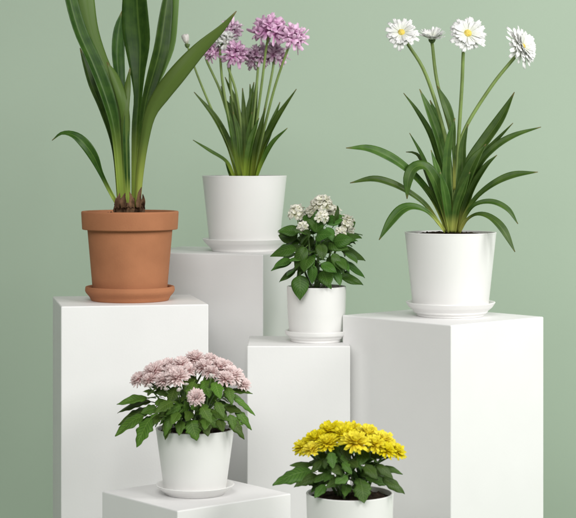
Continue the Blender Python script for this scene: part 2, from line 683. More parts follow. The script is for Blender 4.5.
def ovate_leaf(L_=1.0, W=.55, lobes=0, depth=0.0, droop=.35, fold=.25, stalk=.25, seed=0, th=.018, wide_at=.42):
    """unit leaf along +Y from the stalk, upper face +Z; lobes cut the edge"""
    rr = random.Random(seed)
    n, cols = 26, 9
    rows_, uvr = [], []
    tw = rr.uniform(-.25, .25)
    for i in range(n + 1):
        t = i / n
        k = math.log(.5) / math.log(wide_at)
        w = W * .5 * math.sin(math.pi * min(1, max(0, t ** k))) ** .85
        y = stalk + t
        z = -droop * (t ** 1.7)
        row, ur = [], []
        for j in range(cols):
            u = -1 + 2 * j / (cols - 1)
            c = 1.0
            if lobes:
                c = 1 - depth * (.5 + .5 * math.cos(2 * math.pi * lobes * (t + .03 * u))) * abs(u) ** 2 * (0.2 if t > .93 else 1)
            x = u * w * c + tw * t * t * .2
            zz = z + fold * w * abs(u) ** 1.3 - .35 * w * abs(u) ** 3 + .02 * math.sin(9 * t + 3 * u + seed)
            row.append(Vector((x, y - .10 * abs(u) * w, zz)))
            ur.append((j / (cols - 1), t))
        rows_.append(row)
        uvr.append(ur)
    sheet = thick_sheet(rows_, uvr, th)
    tb = tube([Vector((0, 0, 0.0)), Vector((0, stalk * .5, .02)), Vector((0, stalk + .06, 0))], [.022, .02, .016], 6, 6)
    tb = (tb[0], tb[1], [(.5, .4)] * len(tb[0]))
    return merge([sheet, tb])


def petal(L_, W, curl=.2, tipw=.75, notch=.0, cup=.3, n=7, cols=5, lift0=0.0, pointed=False):
    """petal along +Y, upper face +Z"""
    rows_, uvr = [], []
    for i in range(n + 1):
        t = i / n
        if pointed:
            w = W * .5 * (math.sin(math.pi * min(1, t ** .8)) ** .75 if 0 < t < 1 else .06)
        else:
            w = W * .5 * (.28 + .72 * min(1, t / .55) ** .8) * (1 if t < .8 else math.sqrt(max(.04, 1 - ((t - .8) / .2) ** 2 * (1 - tipw * .45))))
        row, ur = [], []
        for j in range(cols):
            u = -1 + 2 * j / (cols - 1)
            y = L_ * t - (notch * L_ * (1 - abs(u)) if t > .9 else 0)
            row.append(Vector((u * w, y, lift0 * t * L_ + curl * L_ * t * t + cup * w * u * u)))
            ur.append((j / (cols - 1), t))
        rows_.append(row)
        uvr.append(ur)
    return thick_sheet(rows_, uvr, L_ * .02)


def dome(r, h, n=10, seg=20, bump=.0):
    v, f = [], []
    v.append(Vector((0, 0, h)))
    for i in range(1, n + 1):
        a = math.pi / 2 * i / n
        for k in range(seg):
            t = 2 * math.pi * k / seg
            p = Vector((r * math.sin(a) * math.cos(t), r * math.sin(a) * math.sin(t), h * math.cos(a)))
            p += p.normalized() * (bump * R.uniform(-1, 1))
            v.append(p)
    for k in range(seg):
        f.append((0, 1 + k, 1 + (k + 1) % seg))
    for i in range(n - 1):
        for k in range(seg):
            k2 = (k + 1) % seg
            f.append((1 + i * seg + k, 1 + (i + 1) * seg + k, 1 + (i + 1) * seg + k2, 1 + i * seg + k2))
    f.append(tuple(1 + (n - 1) * seg + k for k in range(seg)))
    return v, f, [(.5, .5)] * len(v)


def calyx(r, h, seg=16):
    prof = [(0, -h), (r * .35, -h * .96), (r * .8, -h * .55), (r, -h * .05), (r * .8, h * .05), (0, h * .08)]
    v, f = lathe(prof, seg)
    return v, f, [(.5, .5)] * len(v)


def daisy_mesh(rad_, rr, petals=19, layers=2, up=0.0):
    parts = []
    for ly in range(layers):
        for k in range(petals):
            a = 2 * math.pi * (k + .5 * ly + rr.uniform(-.22, .22)) / petals
            Lp = rad_ * rr.uniform(.80, 1.06) * (1 - .13 * ly)
            pt = petal(Lp - rad_ * .1, rad_ * rr.uniform(.17, .235), curl=rr.uniform(-.28, .06), notch=.06,
                       cup=rr.uniform(.0, .25), lift0=rr.uniform(-.10, .14) + ly * .14 + up)
            M = Matrix.Rotation(a, 4, 'Z') @ Matrix.Translation((0, rad_ * .1, ly * rad_ * .03)) @ Matrix.Rotation(rr.uniform(-.25, .25), 4, 'Y')
            parts.append(xform(pt, M))
    return merge(parts)


def mum_mesh(rad_, rr, n=80, flat=.62, wid=.26, core=.3, pointed=False, under=.35):
    """full double flower: strap petals from an outward skirt to an upright heart"""
    parts = []
    ga = math.pi * (3 - math.sqrt(5))
    for k in range(n):
        s = (k + .5) / n                                  # 0 heart .. 1 skirt
        el = rad(82 - s * (82 + under * 60)) + rr.uniform(-.12, .12)
        a = k * ga + rr.uniform(-.2, .2)
        Lp = rad_ * (.55 + .45 * s ** .6) * rr.uniform(.86, 1.08)
        pt = petal(Lp, rad_ * wid * rr.uniform(.8, 1.15), curl=rr.uniform(.02, .22) * (1 if s < .7 else -.5), notch=.05,
                   cup=rr.uniform(.2, .7), n=5, cols=5, pointed=pointed)
        M = Matrix.Rotation(a, 4, 'Z') @ Matrix.Rotation(el, 4, 'X') @ Matrix.Rotation(rr.uniform(-.3, .3), 4, 'Y')
        v, f, u = xform(pt, M)
        v = [Vector((p.x, p.y, p.z * flat)) for p in v]
        parts.append((v, f, u))
    return merge(parts)


def umbel_mesh(rad_, rr, n=16, petals=6, plen=.78, wid=.30, spread=1.9, pointed=False, stalks=True, lift=(.2, .75)):
    """loose ball of little star flowers"""
    parts = []
    ga = math.pi * (3 - math.sqrt(5))
    for k in range(n):
        s = (k + .5) / n
        el = s * spread
        a = k * ga + rr.uniform(-.3, .3)
        d = Vector((math.sin(el) * math.cos(a), math.sin(el) * math.sin(a), math.cos(el)))
        c = d * rad_ * rr.uniform(.45, .66)
        B = frame(d.orthogonal(), d)
        if stalks:
            parts.append(tube([Vector((0, 0, -rad_ * .12)), c * .5, c], [rad_ * .03] * 3, 5, 4))
        for j in range(petals):
            b = 2 * math.pi * (j + rr.uniform(-.2, .2)) / petals
            pt = petal(rad_ * plen * rr.uniform(.8, 1.1), rad_ * wid, curl=rr.uniform(-.2, .25), cup=.5, n=5, cols=3,
                       lift0=rr.uniform(*lift), pointed=pointed)
            M = Matrix.Translation(c) @ B.to_4x4() @ Matrix.Rotation(b, 4, 'Z')
            parts.append(xform(pt, M))
    return merge(parts)


def stem(root, D, pts, r0, r1, mat, name='stem', seg=8):
    q = [P(a, b, D + c) - root.location for a, b, c in pts]
    n = len(q)
    return build(name, *tube(q, [r0 + (r1 - r0) * i / (n - 1) for i in range(n)], seg)[:2], mat, root)


# ================================================================== 1. terracotta pot with broad strap leaves
D1 = 3.756
x1 = (130 - 288) * D1 / F
root = empty('potted_plant', (x1, D1, Z1 + .006), 'terracotta pot holding a tall plant with broad strap shaped green leaves',
             'potted plant', 'potted plants on the pedestals')
rz = H - (211 - HZ) * D1 / F - root.location.z
s = D1 / F
pot_part(root, [(36.2 * s, 0), (36.6 * s, .003), (42.3 * s, rz - 19.5 * s), (42.6 * s, rz - 18.6 * s), (47.6 * s, rz - 18.2 * s),
                (48.6 * s, rz - 1.5 * s), (48.2 * s, rz)], .0085, .009, M_terra, .0018)
saucer((x1, D1, Z1), 44.8 * s, 38.5 * s, .030, M_terra, 'terracotta saucer under the pot of big strap leaves', 'terracotta')
LE = lambda *a, **k: strap(root, D1, *a, **k)
# far leaves first
LE([(121, 207, .00, 7), (121, 150, .01, 8), (120, 108, .03, 9), (119, 82, .045, 12), (117, 54, .06, 15), (118.5, 30, .07, 12.5), (122.5, 10, .075, 1)],
   M_lily, roll=(20, 35), fold=.5, wave=.05)
LE([(136, 207, .01, 7), (141, 150, .02, 8), (150, 98, .05, 8), (162, 68, .075, 9), (170, 45, .085, 10), (173, 18, .09, 10), (175, -14, .10, 9), (178, -45, .11, 1)],
   M_lily, roll=(150, 165), fold=.3)
LE([(123, 207, .0, 7.5), (121, 160, .0, 8.5), (119, 118, .01, 12), (113, 86, .02, 12), (101, 58, .03, 13), (91, 30, .035, 16), (86, 0, .04, 18), (84, -35, .05, 16), (86, -70, .06, 1)],
   M_lily, roll=(165, 200), fold=.35, wave=.04)
LE([(119, 207, .0, 5), (114, 150, .015, 7), (103, 112, .025, 10), (92, 86, .03, 10), (85, 64, .03, 7), (80, 48, .03, 1)],
   M_lily, roll=(30, 40), fold=.4)
LE([(121, 207, -.01, 7.5), (118, 165, -.015, 8.5), (114, 128, -.02, 11), (106, 98, -.025, 16), (93, 64, -.03, 18), (79, 32, -.03, 17), (70, 0, -.03, 15), (65, -30, -.02, 12), (63, -60, 0, 1)],
   M_lily, roll=(16, 42), fold=.5, wave=.08)
LE([(125, 207, -.015, 6.5), (124.5, 160, -.02, 7.5), (125, 120, -.02, 10), (121, 96, -.02, 11), (114, 76, -.01, 9), (107, 62, -.005, 1)],
   M_lily, roll=(160, 190), fold=.4)
LE([(135, 207, .0, 7), (135.5, 165, .0, 7.5), (137, 125, .0, 9.5), (139, 98, .0, 10), (139.5, 76, .0, 17), (140.5, 46, .005, 31), (138.5, 22, .005, 33), (137, -5, .0, 28), (136, -35, -.01, 22), (136, -70, -.02, 1)],
   M_lily, roll=(-14, -34), fold=.42, wave=.07)
LE([(127, 207, -.02, 6), (125, 165, -.02, 8), (123.5, 135, -.02, 9.5), (124.5, 108, -.02, 9.5), (127, 88, -.01, 7.5), (130, 68, -.01, 1)],
   M_lily, roll=(150, 170), fold=.4, wave=.04)
LE([(137, 207, -.01, 7), (139, 160, -.01, 8), (142, 126, -.015, 9), (146, 100, -.02, 12), (152.5, 76, -.02, 16), (159.5, 50, -.02, 18), (163.5, 24, -.015, 17.5), (167, 0, -.01, 13), (170, -25, .0, 1)],
   M_lily, roll=(22, 38), fold=.5, wave=.06)
LE([(128, 207, -.02, 5), (126.5, 165, -.02, 6.5), (125.5, 135, -.02, 7), (125.5, 112, -.02, 1)], M_lily, roll=(20, 30), fold=.5)
LE([(136, 207, -.03, 8), (139, 172, -.035, 9), (144, 140, -.045, 10), (150, 114, -.055, 13), (161, 95, -.065, 18), (178, 74, -.075, 19), (200, 49.5, -.08, 15), (222, 28.5, -.085, 8), (236.5, 11, -.09, 1)],
   M_lily, roll=(160, 222), fold=.45, wave=.06)
LE([(119, 207, -.02, 4.2), (110.5, 192, -.03, 4.2), (101.5, 174, -.045, 5), (94.5, 158, -.055, 9.5), (85, 144.5, -.065, 11), (74, 135.5, -.07, 9), (62, 133.5, -.075, 5.5), (52, 140.5, -.08, .8)],
   M_lily, hint=(-.35, -.75, .6), roll=(0, 10), fold=.3)
for bx, by, dd, br, bh in ((121.5, 207, -.01, 6.6, 8), (136.5, 207, -.01, 6.2, 8), (129, 208, -.03, 5.0, 5), (117.5, 208, .0, 3.8, 5), (141, 208, -.02, 3.6, 6)):
    c = P(bx, by, D1 + dd) - root.location
    v, f = lathe(rounded([(0, -.02), (br * s * .9, -.018), (br * s, 0), (br * s * .95, bh * s * .45), (br * s * .78, bh * s * .9),
                          (br * s * .70, bh * s * 1.1), (0, bh * s * .8)], .003, 5), 40)
    v = [p + c + Vector((1, 1, .8)) * (.0030 * noise.noise(p * 120 + c * 90) + .0022 * noise.noise(p * 330 + c * 40)) for p in v]
    build('bulb', v, f, M_bulb, root)
for pts_, rl in (([(117, 208, -.03, 5), (117.5, 201, -.035, 6), (119, 197, -.034, 3), (119.6, 193, -.032, .6)], 10),
                 ([(124, 208, -.04, 6), (123.5, 201, -.045, 7), (124, 197, -.044, 3.5), (125.2, 193, -.04, .6)], -10),
                 ([(139, 208, -.05, 5), (139.5, 200, -.052, 6), (140, 193, -.05, 3.5), (141.5, 187, -.048, .6)], -15),
                 ([(132, 208, -.05, 5), (131.5, 203, -.055, 6), (131, 197, -.055, 3.5), (129.5, 192, -.052, .6)], 15),
                 ([(144, 208, -.02, 4), (143.5, 202, -.03, 5), (143.5, 198, -.03, 3), (142.8, 194, -.03, .6)], -20)):
    LE(pts_, M_bulb, roll=(rl, rl), fold=.5, name='dry_sheath', seg=14, cols=7, wave=.3)

# ================================================================== 2. white pot with mauve flowers
D2 = 4.05
x2 = (244.5 - 288) * D2 / F
root = empty('potted_plant', (x2, D2, Z2 + .006), 'white pot with grassy blades and mauve pink flowers on thin stems',
             'potted plant', 'potted plants on the pedestals')
rz = H - (175.5 - HZ) * D2 / F - root.location.z
s = D2 / F
pot_part(root, [(33.6 * s, 0), (34.6 * s, .003), (42.0 * s, rz - 2 * s), (42.4 * s, rz)], .005, .012, M_pot)
saucer((x2, D2, Z2), 42.2 * s, 32.5 * s, .029, M_pot, 'white saucer under the pot of mauve flowers', 'plain')
BL = lambda pts, **k: strap(root, D2, [(a, b, c, w * 1.22) for a, b, c, w in pts], M_blade, th=.0008, cols=7, seg=20, fold=.5, **k)
BL([(237, 178, 0, 4), (230, 150, .0, 6.5), (223, 133, .0, 6.8), (212, 114, -.01, 5.5), (194, 92, -.02, .7)], roll=(20, 30))
BL([(234, 178, -.02, 3), (226, 162.5, -.03, 4.2), (211, 152, -.05, 4), (193, 140, -.06, .7)], hint=(0, -.7, .7), roll=(0, 0))
BL([(254, 178, 0, 4), (263, 147, .0, 6.5), (270, 132, .0, 7), (280, 114, -.01, 5.5), (296.5, 89, -.02, .7)], roll=(-20, -30))
BL([(252, 178, .02, 4), (262, 150, .03, 5), (272, 124, .04, 5), (280, 102, .05, .7)], roll=(-10, -20))
BL([(257, 178, -.02, 3), (263, 162, -.03, 5), (273, 143, -.04, 5), (287.5, 128, -.05, .7)], roll=(-30, -30))
BL([(246, 178, -.02, 4), (245.5, 150, -.03, 6), (244, 116, -.03, 5), (242.5, 88, -.03, .7)], roll=(10, 10))
BL([(243, 178, .01, 4), (241, 140, .015, 6.5), (235, 104, .02, 6), (225, 77, .03, .7)], roll=(15, 30))
BL([(250, 178, .02, 4), (252, 140, .02, 6.5), (254, 112, .03, 6), (258, 72, .04, .7)], roll=(-20, -10))
BL([(239, 178, -.01, 4), (234, 150, -.01, 5), (229, 120, .0, 5), (221, 86, .01, .7)], roll=(25, 35))
BL([(248, 178, .04, 4), (248.5, 140, .05, 5), (251, 110, .06, 5), (250, 84, .06, .7)], roll=(5, 5))
BL([(240, 178, .04, 4), (236, 145, .05, 5), (232, 120, .06, 5), (230, 96, .07, .7)], roll=(20, 15))
BL([(231, 178, -.01, 3), (228.5, 170, -.02, 3.2), (225.5, 162, -.02, .7)], roll=(20, 20))
BL([(253, 178, -.02, 4), (256, 150, -.03, 5.5), (261, 128, -.03, 5), (265, 108, -.03, .7)], roll=(-20, -20))
BL([(244, 178, -.03, 4), (240, 155, -.04, 5), (238, 132, -.04, 5), (233, 112, -.04, .7)], roll=(20, 20))
BL([(249, 178, -.03, 4), (250, 155, -.04, 5), (249, 135, -.04, 5), (252, 112, -.04, .7)], roll=(-10, -20))
BL([(247, 178, .0, 4), (247, 140, .0, 6), (249, 112, .0, 6), (254, 82, .01, .7)], roll=(-5, -15))
BL([(242, 178, .02, 4), (237, 140, .03, 6), (231, 112, .03, 6), (222, 96, .04, .7)], roll=(15, 25))
BL([(246, 178, -.04, 4), (248, 158, -.05, 6), (252, 138, -.05, 6), (259, 118, -.05, .7)], roll=(-15, -25))
BL([(251, 178, .03, 3), (259, 160, .04, 4), (268, 140, .05, 4), (275, 122, .06, .7)], roll=(-20, -30))


def umbel(variant, mat_, px, py, D, axis, rpx, root, calyx_r=.16, seed=1, n=16, label=None):
    rr = random.Random(seed)
    rw = rpx * D / F
    c = P(px, py, D) - root.location
    v, f, u = umbel_mesh(rw, random.Random(seed), n=n)
    fl = build('flower_head', v, f, mat_, root, u)
    fl.matrix_local = trs(c, frame(Vector(axis).orthogonal(), axis))
    if label:
        fl['label'] = label
    return fl


heads2 = [  # px, py, dd, radius px, axis, material, stem path below
    (270, 33, -.02, 15, (.05, -.35, 1), M_mauve, [(266.5, 46), (262, 82), (253, 150), (249, 178)]),
    (292, 39, -.03, 12.5, (.35, -.4, 1), M_mauve, [(287.5, 50), (274, 90), (259, 150), (252, 178)]),
    (257, 59, .03, 11, (-.3, -.3, .8), M_mauvepale, [(258, 68), (254, 112), (249, 150), (247, 178)]),
    (273, 57, .04, 11.5, (.2, -.2, .9), M_mauvepale, [(273, 68), (266, 104), (256, 150), (250, 178)]),
    (234, 56, .0, 11.5, (.25, -.5, .9), M_mauve, [(228, 65), (236, 92), (242, 135), (245, 178)]),
    (226, 42, .01, 9.5, (-.1, -.6, .8), M_white, [(220.5, 48), (222, 78), (228, 115), (240, 178)]),
    (231, 32, .05, 10, (.1, -.2, 1), M_mauvepale, [(231, 42), (230, 78), (236, 130), (243, 178)]),
    (213, 53, .02, 8.5, (-.4, -.3, .8), M_mauve, [(205.5, 57), (221, 93), (234, 140), (241, 178)]),
]
for i, (px, py, dd, rp_, ax, mm, st) in enumerate(heads2):
    c = P(px, py, D2 + dd) - root.location
    q = [c] + [P(a, b, D2 + dd * (1 - (k + 1) / len(st))) - root.location for k, (a, b) in enumerate(st)]
    if i == 7:
        q = q[:1] + q[1:]
    build('stem', *tube(q, [1.1 * s, 1.25 * s, 1.3 * s, 1.5 * s, 1.6 * s])[:2], M_stem, root)
    umbel(0, mm, px, py, D2 + dd, ax, rp_, root, seed=20 + i, n=17)
# closed white bud on the left
bpos = P(185.5, 40, D2 + .01) - root.location
parts = []
rr = random.Random(4)
for k in range(12):
    pt = petal(10 * s, 5.6 * s, curl=.42, cup=.5, n=6, cols=5, lift0=.0, pointed=False)
    M = Matrix.Translation(bpos + Vector((1.5 * s, 0, -5 * s))) @ Matrix.Rotation(rr.uniform(-.1, .1) - .15, 4, 'Y') @ Matrix.Rotation(k * 2.4, 4, 'Z') @ Matrix.Rotation(rad(46 + (k % 3) * 9), 4, 'X')
    parts.append(xform(pt, M))
v, f, u = merge(parts)
bud = build('flower_bud', v, f, M_bud, root, u)
bud['label'] = 'closed white bud'
v, f, u = calyx(2.8 * s, 4 * s)
build('calyx', [p + bpos + Vector((1.8 * s, 0, -4.2 * s)) for p in v], f, M_calyx, bud)
stem(root, D2, [(187.5, 46, .01), (197, 74, .01), (211, 108, .0), (228, 147, .0), (240, 178, .0)], 1.0 * s, 1.5 * s, M_stem)

# ================================================================== 3. small pot with bushy plant
def leaf_protos(specs, mat):
    out = []
    for sp in specs:
        v, f, u = ovate_leaf(**sp)
        o = build('leaf', v, f, mat, None, u)
        out.append(o)
    return out


def drop(objs):
    for o in objs:
        bpy.data.objects.remove(o)


def bush(root, D, protos, manual, count, dome_px, size_px, rr, tries_ok=None, el_range=(-14, 78), droop=(.05, .7), box=None):
    """leaves on a dome round the middle (cx, cy) with radii (rx, ry) in photograph px, plus leaves placed by hand"""
    cx, cy, rx, ry = dome_px
    s_ = D / F
    c = P(cx, cy, D) - root.location
    k = made = 0
    while made < count and k < count * 6:
        k += 1
        az = 2 * math.pi * ((k * .61803) % 1) + rr.uniform(-.2, .2)
        el = rad(rr.uniform(*el_range))
        q = rr.uniform(.48, .92) if k % 4 else rr.uniform(.12, .45)
        d = Vector((math.cos(az) * math.cos(el), math.sin(az) * math.cos(el), math.sin(el)))
        pos = c + Vector((d.x * rx, d.y * rx, d.z * ry)) * (s_ * q)
        ax = d + Vector((rr.uniform(-.35, .35), rr.uniform(-.35, .35), -rr.uniform(*droop)))
        up = Vector((d.x * 1.0, d.y * 1.0 - .45, .75)) + Vector((rr.uniform(-.4, .4), rr.uniform(-.4, .4), 0))
        L_ = rr.uniform(*size_px) * s_
        wd = rr.uniform(1.05, 1.4)
        tip = pos + ax.normalized() * L_ * 1.2 - Vector((0, 0, L_ * .35))
        if box and not (box[0] * s_ < tip.x < box[1] * s_ and tip.z > box[2] * s_ and pos.z > box[2] * s_ and max(tip.z, pos.z) < box[3] * s_):
            continue                                # keeps the outline of this plant's crown
        made += 1
        place(rr.choice(protos), 'leaf', root, trs(pos, frame(ax, up), (L_ * wd, L_, L_)))
    for px, py, dd, tx, ty, tdd, up, wsc in manual:
        a = P(px, py, D + dd) - root.location
        b = P(tx, ty - (.22 if abs(tx - px) > 14 else .08) * max(0, ty - py), D + tdd) - root.location
        L_ = (b - a).length / 1.2
        ax = b - a
        ax.normalize()
        ax = (ax + Vector((0, 0, .14))).normalized()
        M = trs(a, frame(ax, up), (L_ * wsc, L_, L_))
        place(rr.choice(protos), 'leaf', root, M)


D3 = 3.755
x3 = (316.5 - 288) * D3 / F
root = empty('potted_plant', (x3, D3, Z4 + .006), 'small white pot of dark bushy leaves with cream white flower clusters',
             'potted plant', 'potted plants on the pedestals')
rz = H - (286 - HZ) * D3 / F - root.location.z
s = D3 / F
pot_part(root, [(23.0 * s, 0), (25.6 * s, .003), (27.2 * s, .012), (28.9 * s, rz * .5), (29.6 * s, rz - 2 * s), (29.5 * s, rz)], .004, .008, M_pot)
saucer((x3, D3, Z4), 31.8 * s, 25.5 * s, .0235, M_pot, 'small white saucer with a stepped rim under the bushy cream flowered plant', 'stepped')
rr = random.Random(31)
pro = leaf_protos([dict(W=.60, droop=.35, fold=.35, seed=1, stalk=.22), dict(W=.66, droop=.6, fold=.25, seed=2, stalk=.2),
                   dict(W=.54, droop=.2, fold=.45, seed=3, stalk=.25), dict(W=.62, droop=.8, fold=.3, seed=4, stalk=.22)], M_bush)
manual3 = [  # base px, py, dd, tip px, py, dd, up, width
    (300, 272, -.05, 300, 295, -.085, (-.1, -1, .35), 1.25),
    (293, 245, -.02, 277, 252, -.03, (-.2, -.7, .7), 1.0),
    (295, 262, -.03, 276, 262, -.05, (-.2, -.6, .8), 1.0),
    (298, 270, -.02, 281, 278, -.04, (-.3, -.6, .8), .9),
    (292, 238, .0, 279, 231, .0, (-.2, -.5, .9), .8),
    (336, 249, -.01, 364, 254, -.02, (.2, -.6, .8), 1.0),
    (340, 262, .0, 365, 272, -.01, (.3, -.5, .8), .9),
    (334, 274, -.02, 361, 289, -.03, (.2, -.7, .6), .9),
    (338, 240, .0, 356, 236, .0, (.2, -.5, .9), .9),
    (343, 270, .0, 358, 284, .02, (.2, -.7, .6), .8),
    (318, 262, -.07, 334, 276, -.095, (.2, -.9, .5), 1.2),
    (308, 245, -.06, 296, 262, -.085, (-.2, -.9, .5), 1.2),
    (320, 240, -.06, 322, 260, -.085, (0, -1, .5), 1.3),
    (330, 252, -.06, 342, 266, -.08, (.3, -.8, .5), 1.2),
    (313, 262, -.075, 312, 281, -.09, (0, -1, .4), 1.1),
    (325, 226, -.03, 334, 238, -.055, (.2, -.8, .6), 1.1),
    (310, 228, -.03, 302, 240, -.055, (-.2, -.8, .6), 1.1),
    (322, 275, -.06, 330, 290, -.07, (.1, -1, .4), 1.0),
]
bush(root, D3, pro, manual3, 78, (318, 264, 36, 50), (15, 21), rr, box=(-44, 49, rz / s - 4, rz / s + 78))
drop(pro)
for k, (tx, ty, dd) in enumerate(((297, 216, .0), (321, 210, -.01), (343, 226, .0), (308, 235, -.03), (333, 240, -.03), (300, 250, .03), (336, 255, .04), (318, 235, .04))):
    q0 = P(316 + R.uniform(-8, 8), 290, D3 + dd * .3) - root.location
    q2 = P(tx, ty, D3 + dd) - root.location
    q1 = (q0 * .45 + q2 * .55) + Vector(((q2 - q0).x * .12, 0, -.004))
    build('stem', *tube([q0, q1, q2], [1.3 * s, 1.1 * s, .8 * s])[:2], M_stem2, root)
for i, (px, py, dd, rp_, ax, n) in enumerate(((297, 214, .01, 9.5, (-.2, -.5, 1), 15), (322, 206, -.01, 11, (0, -.5, 1), 18), (313, 212, .0, 7.5, (-.2, -.6, 1), 12),
                                             (333, 213, .0, 8, (.2, -.6, 1), 12), (345, 224, .0, 9, (.3, -.6, 1), 14), (340, 233, -.03, 6.5, (.2, -.8, .6), 10),
                                             (303, 228, -.02, 7, (-.3, -.8, .6), 9), (322, 217, -.03, 7.5, (0, -.9, .8), 11), (349, 232, .02, 6, (.5, -.5, .8), 9))):
    rw = rp_ * s * 1.15
    v, f, u = umbel_mesh(rw, random.Random(70 + i), n=n, petals=5, plen=.56, wid=.36, spread=1.6, pointed=False, lift=(-.05, .3))
    fl = build('flower_cluster', v, f, M_cream, root, u)
    fl.matrix_local = trs(P(px, py, D3 + dd) - root.location, frame(Vector(ax).orthogonal(), ax))

# ================================================================== 4. white pot with tall daisies
D4 = 3.712
x4 = (450.5 - 288) * D4 / F
root = empty('potted_plant', (x4, D4, Z3 + .006), 'white pot of arching strap leaves with four tall white daisies',
             'potted plant', 'potted plants on the pedestals')
rz = H - (232 - HZ) * D4 / F - root.location.z
s = D4 / F
pot_part(root, [(36.0 * s, 0), (37.2 * s, .003), (45.4 * s, rz - 2 * s), (46.0 * s, rz)], .0045, .006, M_pot)
saucer((x4, D4, Z3), 44.8 * s, 33.5 * s, .0295, M_pot, 'white saucer under the pot of tall daisies', 'plain')
AL = lambda pts, **k: strap(root, D4, pts, M_daisyleaf, th=.0009, **k)
UPF = (0, -.75, .65)
AL([(452, 232, .02, 6), (450, 190, .03, 8), (445, 150, .04, 10), (438, 122, .05, 9), (430, 100, .06, 1)], roll=(15, 20), fold=.5)
AL([(452, 232, .0, 7), (449, 185, .0, 9), (441, 146, .0, 12), (430.5, 115, .0, 10), (419.5, 89, .0, .8)], roll=(15, 25), fold=.45)
AL([(449, 232, .01, 6), (444, 185, .01, 8), (438, 160, .01, 9.5), (429.5, 134, .01, 9), (416.5, 111, .02, 6), (403.5, 93, .02, .8)], roll=(25, 40), fold=.45)
AL([(454, 190, -.01, 3), (453.5, 150, -.01, 4), (452, 126, -.01, 7), (446, 106, -.01, 9.5), (437.5, 86, .0, .8)], roll=(20, 10), fold=.4)
AL([(447, 231, -.01, 5), (436, 205, -.02, 7), (424, 187, -.03, 8), (408, 170.5, -.05, 9.5), (389, 157, -.07, 11), (368, 148.5, -.08, 8), (346, 148, -.09, .8)], hint=UPF, roll=(0, -15), fold=.35)
AL([(446, 232, -.02, 4), (437, 222, -.025, 5), (425, 205, -.04, 6), (408, 192, -.05, 7), (390, 183, -.06, 8.5), (372, 179, -.07, 7), (350, 183, -.08, .8)], hint=UPF, roll=(0, -10), fold=.35)
AL([(445, 232, -.03, 3), (437, 221, -.04, 4), (426, 211, -.05, 5), (413, 207, -.06, 9), (402, 210, -.07, 12), (391, 221.5, -.075, 10), (379, 240, -.08, .8)], hint=(-.3, -.7, .6), roll=(0, -10), fold=.3)
AL([(450, 232, -.02, 7), (443, 205, -.03, 10), (435, 181, -.04, 13), (425, 167, -.05, 13), (414, 168, -.06, 12), (408, 180, -.065, 10), (407, 199, -.065, .8)], hint=UPF, roll=(0, 0), fold=.3)
AL([(448, 230, .02, 4), (438, 200, .03, 5), (428, 170, .03, 5), (420, 152, .03, 4.5), (409.5, 133, .03, .7)], roll=(20, 30), fold=.4)
AL([(447, 228, .04, 3), (432, 190, .05, 4), (421, 160, .055, 4), (414, 153, .06, 3), (406, 152, .065, .7)], hint=UPF, fold=.4)
AL([(448, 230, -.01, 5), (438, 206, -.02, 7), (427, 190, -.03, 6.5), (415, 178, -.03, .8)], roll=(20, 20), fold=.4)
AL([(455, 232, .0, 7), (461, 188, .0, 10), (471, 162, .0, 12), (486, 140, .0, 13), (501, 118, -.005, 11), (514.5, 92, -.01, .8)], roll=(-15, -30), fold=.4)
AL([(453, 232, -.02, 7), (459, 202, -.03, 12), (467, 178, -.035, 14), (475, 160, -.04, 12), (486, 144, -.04, .8)], roll=(-20, -30), fold=.45)
AL([(459, 232, .01, 5), (467, 203, .01, 7), (477, 168, .015, 8), (493, 148.5, .02, 8), (514, 135.5, .03, 6), (541, 127, .04, .7)], hint=UPF, roll=(0, 10), fold=.35)
AL([(457, 232, .03, 4), (466, 190, .04, 5), (480, 158, .05, 5.5), (495, 142, .06, 5), (513, 123, .07, .7)], roll=(-20, -30), fold=.35)
AL([(459, 232, -.02, 4), (466, 214, -.025, 5), (477, 197, -.035, 5.5), (495, 183, -.05, 7.5), (514, 175, -.06, 8), (538, 172, -.07, .7)], hint=UPF, roll=(0, 10), fold=.35)
AL([(459, 232, -.02, 4), (464, 219, -.03, 4.5), (475, 205, -.05, 5), (492, 202, -.06, 6.5), (508, 209.5, -.07, 5.5), (518, 224, -.075, .7)], hint=UPF, roll=(0, 10), fold=.35)
AL([(459, 233, -.03, 3), (465, 222, -.04, 4), (477, 214.5, -.06, 5), (490, 217.5, -.07, 8), (503, 230, -.08, 9.5), (515, 252, -.085, .8)], hint=(.3, -.7, .6), roll=(0, 10), fold=.3)
AL([(450, 232, -.03, 6), (447, 210, -.035, 9), (444, 190, -.04, 9), (440, 172, -.045, .8)], roll=(15, 20), fold=.5)
AL([(456, 232, .03, 6), (458, 190, .04, 8), (457, 160, .05, 8), (460, 132, .06, .8)], roll=(-10, -10), fold=.5)
AL([(454, 232, -.035, 6), (457, 208, -.04, 8), (463, 190, -.045, 8), (470, 172, -.05, .8)], roll=(-15, -20), fold=.5)
AL([(451, 232, -.01, 6), (448, 200, -.02, 9), (446, 172, -.02, 9), (449, 140, -.02, 7), (455, 118, -.02, .8)], roll=(10, 0), fold=.5)
AL([(455, 232, -.01, 6), (459, 198, -.02, 9), (462, 170, -.02, 9), (463, 146, -.02, 7), (468, 124, -.02, .8)], roll=(-10, -15), fold=.5)
AL([(449, 232, -.02, 6), (442, 200, -.03, 9), (437, 172, -.03, 8), (431, 150, -.03, .8)], roll=(15, 25), fold=.5)
AL([(458, 232, .0, 6), (466, 205, .0, 8), (474, 185, .0, 8), (486, 166, .0, 6), (497, 155, .0, .8)], roll=(-20, -30), fold=.45)
